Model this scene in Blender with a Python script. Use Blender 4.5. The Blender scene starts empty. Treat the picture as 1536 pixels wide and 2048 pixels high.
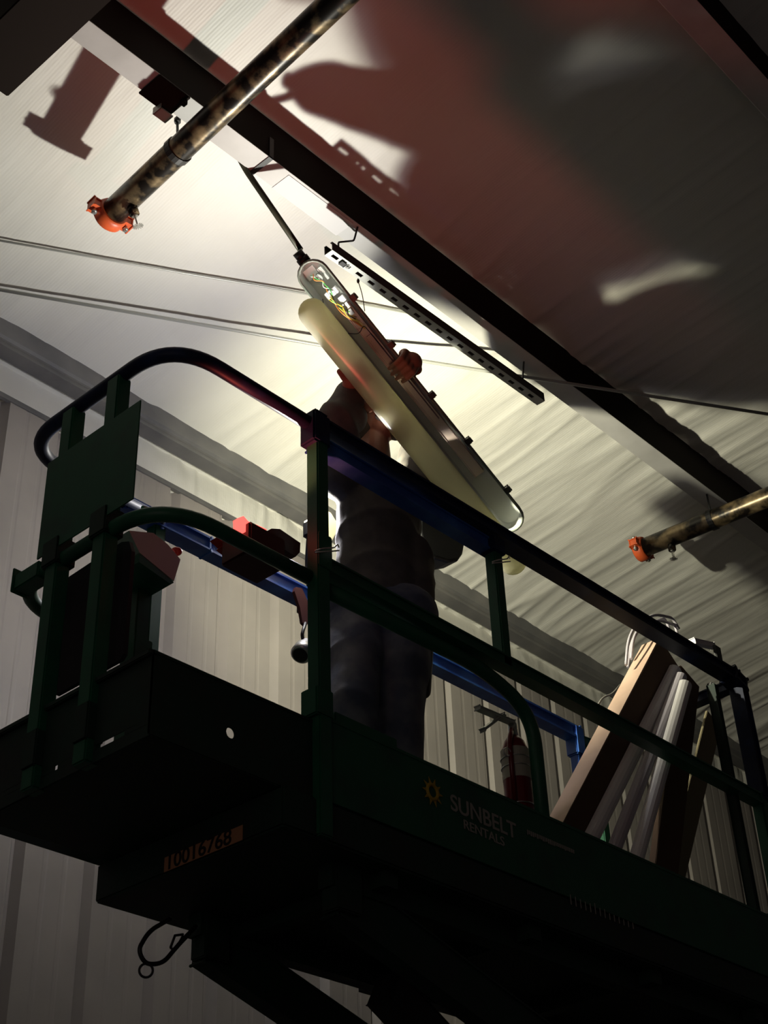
import bpy, bmesh, math, random
import numpy as np
from mathutils import Vector, Matrix
from math import radians as rad, pi, sin, cos

# ---------------------------------------------------------------- camera, world, lights, exposure
CAMZ = 1.6                      # the photographer's eye height above the floor
RM = np.array([[0.676730199637983, -0.7355011620616541, -0.03277617280726589],
               [0.3996550739258924, 0.4043800118940176, -0.8226497601445493],
               [0.618313883705699, 0.5436127726484637, 0.5676029374749788]])
FPX = 2969.7
scene = bpy.context.scene
COL = scene.collection
cd = bpy.data.cameras.new('camera')
cam = bpy.data.objects.new('camera', cd); COL.objects.link(cam)
m = Matrix(((RM[0][0], -RM[1][0], -RM[2][0]), (RM[0][1], -RM[1][1], -RM[2][1]), (RM[0][2], -RM[1][2], -RM[2][2])))
cam.matrix_world = Matrix.Translation((0, 0, CAMZ)) @ m.to_4x4()
cd.sensor_fit = 'VERTICAL'; cd.sensor_height = 24.0; cd.sensor_width = 18.0
cd.lens = FPX / 2048 * 24.0; cd.clip_start = .05; cd.clip_end = 100
scene.camera = cam

world = bpy.data.worlds.new('dim_night_hall'); scene.world = world; world.use_nodes = True
world.node_tree.nodes['Background'].inputs[0].default_value = (.75, .62, .60, 1)
world.node_tree.nodes['Background'].inputs[1].default_value = .020

LAMP = (3.07, 3.04, 2.965)      # work light clamped on the far rail (camera-relative; shifted by CAMZ like everything)
def lamp(name, kind, loc, energy, color, **kw):
    l = bpy.data.lights.new(name, kind); l.energy = energy; l.color = color
    for k, v in kw.items(): setattr(l, k, v)
    o = bpy.data.objects.new(name, l); COL.objects.link(o)
    o.location = (loc[0], loc[1], loc[2] + CAMZ)
    return o
def aim(o, d): o.rotation_euler = Vector(d).to_track_quat('-Z', 'Y').to_euler()
a = lamp('work_light_flood', 'SPOT', LAMP, 195, (1, .95, .67), spot_size=rad(145), spot_blend=1.0, shadow_soft_size=.014); aim(a, (1, .05, .42))
b = lamp('work_light_side', 'SPOT', LAMP, 88, (1, .97, .80), spot_size=rad(140), spot_blend=1.0, shadow_soft_size=.014); aim(b, (-1, -.55, .75))
c = lamp('work_light_spill', 'POINT', LAMP, 30, (.97, .95, 1), shadow_soft_size=.03)
r = lamp('red_lens_glow', 'SPOT', (2.29, 2.50, 2.345), 13, (1, .13, .09), spot_size=rad(105), spot_blend=.8, shadow_soft_size=.02); aim(r, (.12, -.30, 1))
r2 = lamp('red_lens_spill', 'POINT', (2.30, 2.49, 2.335), .12, (1, .06, .05), shadow_soft_size=.02)
# fill lamp added behind the photographer as faint hall light, lifting the blacks
hall = lamp('hall_fill', 'AREA', (-1.5, 0.4, 1.6), 4.8, (1, .82, .76), shape='RECTANGLE', size=1.6, size_y=1.2)
aim(hall, (.75, .65, -.1))

vs = scene.view_settings
vs.view_transform = 'Standard'; vs.look = 'None'; vs.gamma = 1; vs.exposure = 0; vs.use_curve_mapping = False

# ---------------------------------------------------------------- helpers
def at(x, y, ax, v):
    """point where the sight line through a photo pixel meets the plane axis=v (camera-relative)"""
    d = RM.T @ np.array([(x - 768) / FPX, (y - 1024) / FPX, 1.0])
    return Vector(d * v / d[ax])

MATS = {}
def mat(name, color, rough=.5, metal=0.0, noise=None, bump=None, emit=None, spec=None, coat=0):
    if name in MATS: return MATS[name]
    mt = bpy.data.materials.new(name); mt.use_nodes = True
    nt = mt.node_tree; N = nt.nodes; L = nt.links; p = N['Principled BSDF']
    p.inputs['Base Color'].default_value = (*color, 1); p.inputs['Roughness'].default_value = rough
    p.inputs['Metallic'].default_value = metal
    if spec is not None: p.inputs['Specular IOR Level'].default_value = spec
    if coat: p.inputs['Coat Weight'].default_value = coat
    tc = N.new('ShaderNodeTexCoord')
    if noise:                                  # (scale, second colour, lo, hi)
        nz = N.new('ShaderNodeTexNoise'); nz.inputs['Scale'].default_value = noise[0]; nz.inputs['Detail'].default_value = 5
        L.new(tc.outputs['Object'], nz.inputs['Vector'])
        cr = N.new('ShaderNodeValToRGB'); cr.color_ramp.elements[0].position = noise[2]; cr.color_ramp.elements[1].position = noise[3]
        cr.color_ramp.elements[0].color = (*color, 1); cr.color_ramp.elements[1].color = (*noise[1], 1)
        L.new(nz.outputs['Fac'], cr.inputs['Fac']); L.new(cr.outputs['Color'], p.inputs['Base Color'])
    if bump:                                   # (scale, strength, distance)
        nb = N.new('ShaderNodeTexNoise'); nb.inputs['Scale'].default_value = bump[0]; nb.inputs['Detail'].default_value = 4
        L.new(tc.outputs['Object'], nb.inputs['Vector'])
        bp = N.new('ShaderNodeBump'); bp.inputs['Strength'].default_value = bump[1]; bp.inputs['Distance'].default_value = bump[2]
        L.new(nb.outputs['Fac'], bp.inputs['Height']); L.new(bp.outputs['Normal'], p.inputs['Normal'])
    if emit:
        p.inputs['Emission Color'].default_value = (*emit[0], 1); p.inputs['Emission Strength'].default_value = emit[1]
    MATS[name] = mt
    return mt

def fabric_mat():
    mt = mat('white_vinyl_insulation_facing', (.80, .79, .74), .5, noise=(1.3, (.70, .68, .62), .45, .8))
    nt = mt.node_tree; N = nt.nodes; L = nt.links; p = N['Principled BSDF']
    tc = N.new('ShaderNodeTexCoord'); mp = N.new('ShaderNodeMapping'); L.new(tc.outputs['Object'], mp.inputs['Vector'])
    w = N.new('ShaderNodeTexWave'); w.wave_type = 'BANDS'; w.bands_direction = 'X'; w.inputs['Scale'].default_value = 26
    w.inputs['Distortion'].default_value = .15; w.inputs['Detail'].default_value = 1
    L.new(mp.outputs[0], w.inputs['Vector'])
    mp2 = N.new('ShaderNodeMapping'); mp2.inputs['Scale'].default_value = (14, 1.2, 14); L.new(tc.outputs['Object'], mp2.inputs['Vector'])
    n2 = N.new('ShaderNodeTexNoise'); n2.inputs['Scale'].default_value = 2.2; n2.inputs['Detail'].default_value = 5; L.new(mp2.outputs[0], n2.inputs['Vector'])
    n3 = N.new('ShaderNodeTexNoise'); n3.inputs['Scale'].default_value = 1.1; L.new(tc.outputs['Object'], n3.inputs['Vector'])
    mk = N.new('ShaderNodeMath'); mk.operation = 'MULTIPLY'; L.new(w.outputs['Fac'], mk.inputs[0]); L.new(n3.outputs['Fac'], mk.inputs[1])
    ad = N.new('ShaderNodeMath'); ad.operation = 'MULTIPLY_ADD'; ad.inputs[1].default_value = .22
    L.new(mk.outputs[0], ad.inputs[0]); L.new(n2.outputs['Fac'], ad.inputs[2])
    bp = N.new('ShaderNodeBump'); bp.inputs['Strength'].default_value = .45; bp.inputs['Distance'].default_value = .0035
    L.new(ad.outputs[0], bp.inputs['Height']); L.new(bp.outputs['Normal'], p.inputs['Normal'])
    return mt

M_FAB = fabric_mat()
M_PATCH = mat('pale_grey_strip', (.58, .56, .56), .5)
M_WALL = mat('off_white_painted_steel_panel', (.30, .275, .26), .5, noise=(3, (.25, .23, .22), .4, .7), bump=(40, .08, .001))
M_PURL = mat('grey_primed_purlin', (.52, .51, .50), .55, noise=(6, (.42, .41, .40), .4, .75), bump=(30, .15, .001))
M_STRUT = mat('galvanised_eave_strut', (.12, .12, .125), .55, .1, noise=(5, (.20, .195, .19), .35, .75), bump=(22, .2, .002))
M_DARKSHADE = mat('dark_steel_and_shade', (.013, .008, .006), .8, spec=.15)  # dark rafter steel, also painting shade on purlin webs and the flange gap
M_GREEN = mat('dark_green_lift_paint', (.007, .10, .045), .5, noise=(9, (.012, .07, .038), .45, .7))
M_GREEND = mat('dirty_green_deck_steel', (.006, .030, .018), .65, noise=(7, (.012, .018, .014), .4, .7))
M_BLUE = mat('worn_blue_rail_paint', (.015, .07, .34), .38, noise=(8, (.05, .18, .55), .45, .72))
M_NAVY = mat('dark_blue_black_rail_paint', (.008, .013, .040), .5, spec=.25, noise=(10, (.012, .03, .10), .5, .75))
M_BLACK = mat('black_plastic', (.008, .008, .009), .5)
M_RUB = mat('black_rubber_mat', (.014, .011, .014), .7, bump=(50, .2, .002))
M_STEEL = mat('bright_steel', (.62, .62, .60), .3, .9)
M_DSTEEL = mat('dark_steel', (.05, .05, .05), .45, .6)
M_GREYBOX = mat('light_grey_metal', (.45, .43, .42), .5)
def pipe_mat():
    mt = mat('mottled_black_steel_pipe', (.012, .010, .008), .33, .45)
    nt = mt.node_tree; N = nt.nodes; L = nt.links; p = N['Principled BSDF']
    tc = N.new('ShaderNodeTexCoord')
    nz = N.new('ShaderNodeTexNoise'); nz.inputs['Scale'].default_value = 14; nz.inputs['Detail'].default_value = 6
    L.new(tc.outputs['Object'], nz.inputs['Vector'])
    cr = N.new('ShaderNodeValToRGB'); cr.color_ramp.elements[0].position = .46; cr.color_ramp.elements[1].position = .68
    cr.color_ramp.elements[0].color = (.014, .011, .009, 1); cr.color_ramp.elements[1].color = (.30, .22, .12, 1)
    L.new(nz.outputs['Fac'], cr.inputs['Fac']); L.new(cr.outputs['Color'], p.inputs['Base Color'])
    return mt
M_PIPE = pipe_mat()
M_ORANGE = mat('orange_coupling_paint', (.62, .10, .025), .45, noise=(30, (.42, .06, .02), .5, .8))
M_LENSGLOW = mat('lit_work_light_lens', (.9, .9, .7), .4, emit=((1, .93, .55), 5.0))
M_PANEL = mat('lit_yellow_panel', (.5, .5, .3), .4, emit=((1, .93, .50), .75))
M_REDGLOW = mat('glowing_red_lens', (.6, .02, .02), .4, emit=((1, .10, .08), 2.2))
M_DRED = mat('dark_red_plastic', (.10, .012, .010), .5)
M_CARD = mat('lit_tan_cardboard', (.62, .44, .33), .8, noise=(12, (.55, .38, .28), .4, .7))
M_CARDD = mat('brown_and_shaded_cardboard', (.10, .055, .03), .85)
M_BEIGE = mat('beige_board', (.20, .17, .10), .8)
M_WHITEP = mat('white_plastic', (.80, .78, .78), .4)
M_LAV = mat('pale_grey_plastic', (.48, .45, .50), .4)
M_SKIN = mat('skin', (.32, .14, .085), .55, noise=(25, (.24, .10, .06), .4, .8), bump=(120, .15, .002))
M_HAIR = mat('brown_beard_hair', (.05, .03, .018), .8, bump=(160, .5, .004))
M_JACK = mat('dark_grey_brown_jacket', (.11, .098, .085), .9, noise=(18, (.07, .064, .06), .4, .7), bump=(60, .3, .003))
M_JEAN = mat('faded_dark_denim', (.07, .08, .12), .85, noise=(9, (.20, .20, .22), .45, .75), bump=(90, .3, .002))
M_BOOT = mat('dark_work_boot', (.03, .02, .015), .7)
M_SHIRT = mat('pale_grey_undershirt', (.6, .6, .55), .9)
M_FIX = mat('grey_fixture_housing', (.50, .52, .50), .35)
M_FIXD = mat('fixture_gasket_green_grey', (.16, .18, .15), .5)
M_TRAY = mat('reflective_gear_tray', (.75, .62, .60), .22, .85)
M_YEL = mat('yellow_wire', (.75, .6, .05), .5); M_ORW = mat('orange_wire', (.8, .25, .04), .5); M_GRW = mat('green_wire', (.1, .5, .12), .5)
M_EXT = mat('dark_red_cylinder', (.16, .006, .010), .3); M_EXTL = mat('pale_label', (.45, .42, .34), .6)
M_AMBER = mat('orange_sticker', (.42, .20, .10), .6); M_INK = mat('black_print', (.01, .008, .008), .6)
M_WPRINT = mat('white_print', (.34, .33, .29), .6); M_SUN = mat('yellow_print', (.45, .30, .02), .6)
M_CONC = mat('grey_concrete', (.22, .21, .20), .8, bump=(12, .3, .005))
M_GALV = mat('galvanised_channel', (.55, .56, .52), .4, .3)
M_COND = mat('dark_olive_conduit', (.035, .036, .022), .45, .3)
def lens_mat():
    mt = bpy.data.materials.new('frosted_diffuser_plastic'); mt.use_nodes = True
    N = mt.node_tree.nodes; L = mt.node_tree.links; N.clear()
    o = N.new('ShaderNodeOutputMaterial'); d = N.new('ShaderNodeBsdfDiffuse'); t = N.new('ShaderNodeBsdfTranslucent'); g = N.new('ShaderNodeBsdfGlossy')
    d.inputs[0].default_value = (.50, .48, .42, 1); t.inputs[0].default_value = (.80, .78, .46, 1); g.inputs['Roughness'].default_value = .25
    m1 = N.new('ShaderNodeMixShader'); m1.inputs[0].default_value = .62; m2 = N.new('ShaderNodeMixShader'); m2.inputs[0].default_value = .05
    L.new(d.outputs[0], m1.inputs[1]); L.new(t.outputs[0], m1.inputs[2]); L.new(m1.outputs[0], m2.inputs[1]); L.new(g.outputs[0], m2.inputs[2]); L.new(m2.outputs[0], o.inputs[0])
    return mt
M_LENS = lens_mat()

def tag(o, label=None, cat=None, group=None, kind=None):
    if label: o['label'] = label
    if cat: o['category'] = cat
    if group: o['group'] = group
    if kind: o['kind'] = kind
    return o
def empty(name, loc, label=None, cat=None, group=None, kind=None):
    o = bpy.data.objects.new(name, None); COL.objects.link(o); o.location = loc; o.empty_display_size = .1
    return tag(o, label, cat, group, kind)
def wloc(p):
    v = Vector((0, 0, 0))
    while p is not None: v += Vector(p.location); p = p.parent
    return v
def link(name, me, material, parent=None, origin=None, smooth=False):
    """mesh data given in camera-relative coordinates; origin moved to `origin` or the parent's place"""
    o = bpy.data.objects.new(name, me); COL.objects.link(o)
    if material and not me.materials: me.materials.append(material)
    if origin is None:
        n = len(me.vertices); co = np.empty(n * 3); me.vertices.foreach_get('co', co); co = co.reshape(-1, 3)
        origin = Vector(((co[:, 0].min() + co[:, 0].max()) / 2, (co[:, 1].min() + co[:, 1].max()) / 2, co[:, 2].min()))
    me.transform(Matrix.Translation(-Vector(origin)))
    if parent is not None:
        o.parent = parent; o.location = Vector(origin) - wloc(parent)
    else: o.location = origin
    if smooth:
        for p in me.polygons: p.use_smooth = True
    return o

class MB:
    def __init__(s): s.bm = bmesh.new()
    def box(s, lo, hi, bev=0):
        r = bmesh.ops.create_cube(s.bm, size=1)
        for v in r['verts']:
            v.co = Vector((lo[i] + (hi[i] - lo[i]) * (v.co[i] + .5) for i in range(3)))
        if bev:
            es = list({e for v in r['verts'] for e in v.link_edges})
            bmesh.ops.bevel(s.bm, geom=es, offset=bev, segments=2, affect='EDGES')
        return s
    def obox(s, c, ax, ay, az, hx, hy, hz, bev=0):
        r = bmesh.ops.create_cube(s.bm, size=2)
        c = Vector(c); ax = Vector(ax).normalized(); ay = Vector(ay).normalized(); az = Vector(az).normalized()
        for v in r['verts']: v.co = c + ax * v.co.x * hx + ay * v.co.y * hy + az * v.co.z * hz
        if bev:
            es = list({e for v in r['verts'] for e in v.link_edges})
            bmesh.ops.bevel(s.bm, geom=es, offset=bev, segments=2, affect='EDGES')
        return s
    def bar(s, a, b, w, h, up=(0, 0, 1), bev=.003):
        a = Vector(a); b = Vector(b); d = (b - a); l = d.length; d.normalize()
        up = Vector(up); side = d.cross(up)
        if side.length < 1e-4: side = d.cross(Vector((1, 0, 0)))
        side.normalize(); up = side.cross(d)
        return s.obox((a + b) / 2, d, side, up, l / 2, w / 2, h / 2, bev)
    def tube(s, pts, r, n=12, cap=True, radii=None):
        pts = [Vector(p) for p in pts]; rings = []; prev = None
        for i, p in enumerate(pts):
            t = (pts[min(i + 1, len(pts) - 1)] - pts[max(i - 1, 0)]).normalized()
            if prev is None:
                u = t.cross(Vector((0, 0, 1)))
                if u.length < 1e-3: u = t.cross(Vector((1, 0, 0)))
                u.normalize()
            else: u = (prev - t * prev.dot(t)).normalized()
            prev = u; w = t.cross(u); rr = radii[i] if radii else r
            rings.append([s.bm.verts.new(p + (u * cos(2 * pi * k / n) + w * sin(2 * pi * k / n)) * rr) for k in range(n)])
        for a, b in zip(rings, rings[1:]):
            for k in range(n):
                f = s.bm.faces.new((a[k], a[(k + 1) % n], b[(k + 1) % n], b[k])); f.smooth = True
        if cap:
            s.bm.faces.new(list(reversed(rings[0]))); s.bm.faces.new(rings[-1])
        return s
    def ring(s, c, axis, R, r, n=24, k=8):
        c = Vector(c); ax = Vector(axis).normalized(); u = ax.orthogonal().normalized(); w = ax.cross(u)
        rs = []
        for i in range(n):
            a = 2 * pi * i / n; d = u * cos(a) + w * sin(a)
            rs.append([s.bm.verts.new(c + d * (R + r * cos(2 * pi * j / k)) + ax * r * sin(2 * pi * j / k)) for j in range(k)])
        for i in range(n):
            A = rs[i]; B = rs[(i + 1) % n]
            for j in range(k):
                f = s.bm.faces.new((A[j], B[j], B[(j + 1) % k], A[(j + 1) % k])); f.smooth = True
        return s
    def prism(s, poly, off):
        """polygon (3D points) extruded by vector off"""
        off = Vector(off); a = [s.bm.verts.new(Vector(p)) for p in poly]; b = [s.bm.verts.new(Vector(p) + off) for p in poly]
        s.bm.faces.new(a); s.bm.faces.new(list(reversed(b))); n = len(poly)
        for i in range(n): s.bm.faces.new((a[i], b[i], b[(i + 1) % n], a[(i + 1) % n]))
        return s
    def sphere(s, c, r, sc=(1, 1, 1), seg=16):
        q = bmesh.ops.create_uvsphere(s.bm, u_segments=seg, v_segments=seg // 2 + 2, radius=1)
        for v in q['verts']: v.co = Vector(c) + Vector((v.co.x * r * sc[0], v.co.y * r * sc[1], v.co.z * r * sc[2]))
        for v in q['verts']:
            for f in v.link_faces: f.smooth = True
        return s
    def mesh(s, name='m'):
        bmesh.ops.recalc_face_normals(s.bm, faces=s.bm.faces)
        me = bpy.data.meshes.new(name); s.bm.to_mesh(me); s.bm.free(); return me
    def obj(s, name, material, parent=None, origin=None, label=None):
        o = link(name, s.mesh(name), material, parent, origin)
        if label: o['label'] = label
        return o

def fillet(pts, rad_, n=8):
    """round the inner corners of a polyline"""
    pts = [Vector(p) for p in pts]; out = [pts[0]]
    for i in range(1, len(pts) - 1):
        a = (pts[i - 1] - pts[i]); b = (pts[i + 1] - pts[i])
        rr = min(rad_, a.length * .49, b.length * .49)
        a.normalize(); b.normalize(); p0 = pts[i] + a * rr; p1 = pts[i] + b * rr
        for k in range(n + 1):
            t = k / n; out.append(p0 * (1 - t) ** 2 + pts[i] * 2 * t * (1 - t) + p1 * t * t)
    out.append(pts[-1]); return out

# ---------------------------------------------------------------- the building shell
ZS = .145
def zc(y): return 4.30 - ZS * (y - 2.65)         # underside of the sagging roof insulation

rng = np.random.RandomState(7)
def vnoise(x, y, seed):
    r_ = np.random.RandomState(seed); T = r_.rand(512, 64)
    xi = np.floor(x).astype(int); yi = np.floor(y).astype(int); fx = x - xi; fy = y - yi
    fx = fx * fx * (3 - 2 * fx); fy = fy * fy * (3 - 2 * fy)
    g = lambda i, j: T[i % 512, j % 64]
    return (g(xi, yi) * (1 - fx) + g(xi + 1, yi) * fx) * (1 - fy) + (g(xi, yi + 1) * (1 - fx) + g(xi + 1, yi + 1) * fx) * fy
def folds(X, Y, tens):
    wx = X + .10 * (vnoise(X * .9, Y * 1.4, 1) - .5) + .05 * Y * (vnoise(X * .6, Y * .2, 9) - .5)
    h = 0
    for f, a_, sd in ((4.5, .011, 2), (11, .0085, 3), (23, .0028, 4)):
        n = vnoise(wx * f, Y * 1.1 + sd, sd); h = h + a_ * (1 - np.abs(2 * n - 1)) ** 2.2
    dens = np.clip(vnoise(X * .8 + 3, Y * .7, 12) * 1.8 - .35, .08, 1) * np.clip(.35 + .35 * (X - 2.6), .35, 1.15)
    return h * tens * dens
def grid_obj(name, xs, ys, zf, material, parent=None, axes='xy', origin=(0, 0, 0)):
    Xg, Yg = np.meshgrid(xs, ys, indexing='ij'); Z = zf(Xg, Yg)
    if axes == 'xy': co = np.stack([Xg, Yg, Z], -1)
    else: co = np.stack([Xg, Z, Yg], -1)         # xz sheet
    co = co.reshape(-1, 3); nx, ny = len(xs), len(ys)
    i = np.arange(nx - 1)[:, None] * ny + np.arange(ny - 1)[None, :]
    F = np.stack([i, i + ny, i + ny + 1, i + 1], -1).reshape(-1, 4)
    me = bpy.data.meshes.new(name); me.vertices.add(len(co)); me.vertices.foreach_set('co', co.ravel())
    me.loops.add(F.size); me.loops.foreach_set('vertex_index', F.ravel())
    me.polygons.add(len(F)); me.polygons.foreach_set('loop_start', np.arange(0, F.size, 4)); me.polygons.foreach_set('loop_total', np.full(len(F), 4))
    me.polygons.foreach_set('use_smooth', np.ones(len(F), bool)); me.update(calc_edges=True)
    return link(name, me, material, parent, origin=origin)

PUR = [4.08, 2.69, 1.27, -.15, -1.57]            # near (web) edge of each roof purlin
def ceil_z(X, Y):
    d = np.min(np.abs(np.stack([Y - (p + .03) for p in PUR])), 0)
    tens = .55 + .9 * np.exp(-d / .28)
    sag = -.035 * np.clip(d / .7, 0, 1) ** 1.0 * (.8 + .4 * vnoise(X * .8, Y * .5, 20))
    return zc(Y) + .012 + sag * .5 - folds(X, Y, tens)
o = grid_obj('ceiling', np.arange(-1.0, 10.6, .013), np.arange(-2.2, 4.40, .045), ceil_z, M_FAB)
tag(o, kind='structure')

o = MB().box((-2.2, -2.2, -1.62), (10.6, 4.6, -1.60)).obj('floor', M_CONC); tag(o, kind='structure')
# metal roof sheet above the blanket so no stray light comes from above
o = MB().prism([(-1.2, -2.2, zc(-2.2) + .16), (-1.2, 4.55, zc(4.55) + .16), (-1.2, 4.55, zc(4.55) + .18), (-1.2, -2.2, zc(-2.2) + .18)], (11.8, 0, 0)).obj('trim_1', M_PURL)
tag(o, kind='structure')

WY = 4.24                                         # face of the wall panels
wall = empty('wall_far', (4.0, WY, -1.6), kind='structure')
def wall_panel_mesh():
    prof = [(0, 0)]
    for k in range(3):
        x = k * .305
        prof += [(x + .010, 0), (x + .034, .034), (x + .046, .034), (x + .070, 0), (x + .145, 0), (x + .152, .0012), (x + .163, .0012), (x + .170, 0), (x + .232, 0), (x + .239, .0012), (x + .250, .0012), (x + .257, 0), (x + .305, 0)]
    bm = bmesh.new(); z0, z1 = -1.6, 3.87
    A = [bm.verts.new((x, WY + y, z0)) for x, y in prof]; B = [bm.verts.new((x, WY + y, z1)) for x, y in prof]
    for i in range(len(prof) - 1): bm.faces.new((A[i], A[i + 1], B[i + 1], B[i]))
    me = bpy.data.meshes.new('wall_panel'); bm.to_mesh(me); bm.free(); me.materials.append(M_WALL); me.transform(Matrix.Translation((0, -WY, 1.6)))
    return me
pm = wall_panel_mesh()
for i in range(-3, 10):
    o = bpy.data.objects.new('wall_panel', pm); COL.objects.link(o); o.parent = wall
    o.location = (2.775 + i * .915 - 4.0, -.0012 * (i % 2), 0)
# vinyl blanket hanging behind the eave strut
def drape(X, Z):
    t = (4.2 - Z) / .4
    return 4.285 - folds(X * 1.0, Z * 1.6 + 5, 2.2) * np.clip(1 - np.abs(t - .4), .3, 1) + .0 * X
o = grid_obj('insulation_drape', np.arange(-1, 10.6, .015), np.arange(3.72, 4.14, .03), drape, M_FAB, wall, 'xz', origin=(4, 4.28, 3.72))
# dark strip painting the shadow under the strut along the wall top
MB().box((-1, 4.232, 3.862), (10.5, 4.25, 3.885)).obj('wall_shadow_strip', M_STRUT, wall)

def purlin(y, label, x0=-1.0, x1=10.5):
    z = zc(y); d = .2
    root = empty('roof_purlin', ((x0 + x1) / 2, y, z - d), label, 'purlin', 'roof purlins')
    MB().prism([(x0, a_, b_) for a_, b_ in ((y, z - d + .003), (y + .003, z - d + .003), (y + .003, z - .003), (y, z))], (x1 - x0, 0, 0)).obj('purlin_web', M_DARKSHADE, root)  # web turned from the lamp: its shade is put into the colour
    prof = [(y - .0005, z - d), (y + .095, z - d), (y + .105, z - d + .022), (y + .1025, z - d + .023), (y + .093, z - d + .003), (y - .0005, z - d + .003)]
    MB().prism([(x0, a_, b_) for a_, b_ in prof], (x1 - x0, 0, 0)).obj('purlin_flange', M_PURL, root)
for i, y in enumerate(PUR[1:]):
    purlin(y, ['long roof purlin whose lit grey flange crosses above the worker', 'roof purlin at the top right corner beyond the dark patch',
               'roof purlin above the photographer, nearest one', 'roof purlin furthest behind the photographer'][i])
m_ = MB(); y = 4.075; z = zc(y) + .02
m_.prism([(-1, y, z), (-1, y, z - .095), (-1, y + .012, z - .103), (-1, y + .012, z - .112), (-1, y - .003, z - .150), (-1, y + .065, z - .155), (-1, y + .065, z - .149), (-1, y + .014, z - .140), (-1, y + .02, z - .09), (-1, y + .006, z)], (11.5, 0, 0))
o = m_.obj('eave_strut', M_STRUT); tag(o, 'grey galvanised eave strut running along the top of the panel wall', 'beam')
sb = None
for px_, py_ in ((150, 622 + 60), (225, 760), (345, 860)):      # small bolts on the strut
    pass

# rafter beam end at the top left
o = MB().box((1.445, -2.0, 3.955), (1.645, 3.03, 4.075), .004).box((1.50, -2.0, 4.07), (1.59, 2.6, 4.2)).obj('rafter_beam', M_DARKSHADE)
tag(o, 'dark steel rafter end at the top left corner under the purlin', 'beam')

# purlin extras: tape band, lap seams, dark plate for the shaded gap
pz = zc(2.69) - .2
tx = at(519, 333, 2, pz).x - .01
o = MB().box((tx, 2.684, pz - .004), (tx + .02, 2.80, pz - .0005)).box((tx, 2.80, pz - .004), (tx + .02, 2.803, pz + .024)).box((tx, 2.684, pz - .004), (tx + .02, 2.687, pz + .10)).obj('tape_band', M_BLACK)
tag(o, 'black tape band wrapped around the purlin flange where the conduit starts', 'tape')
o = MB().box((2.62, 2.70, pz - .0025), (2.875, 2.79, pz - .0003)).box((2.875, 2.70, pz - .002), (2.96, 2.79, pz - .0003)).obj('purlin_patch_strip', M_PATCH)
tag(o, 'pale strip stuck on the purlin flange beside the tape band', 'strip')
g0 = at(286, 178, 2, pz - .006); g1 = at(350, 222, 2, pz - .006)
o = MB().box((g0.x, 2.686, pz - .010), (g1.x, 2.798, pz - .001), .002).box((g1.x - .02, 2.70, pz - .03), (g1.x, 2.72, pz - .008), .002).obj('flange_shade_plate', M_DARKSHADE)  # thin dark plate stands for shade on the flange, beside a small bracket
tag(o, 'dark plate painting the shaded gap in the purlin flange, with a small bracket, left of the large sprinkler pipe', 'bracket')
g2 = at(330, 232, 2, pz - .03)
o = MB().box((g2.x - .035, g2.y - .02, pz - .034), (g2.x + .02, g2.y + .022, pz - .028)).box((g2.x - .037, g2.y - .02, pz - .034), (g2.x - .033, g2.y + .022, pz - .002)).obj('beam_clamp', M_GALV)
tag(o, 'small pale beam clamp above the hanger of the large sprinkler pipe', 'clamp')

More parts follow.
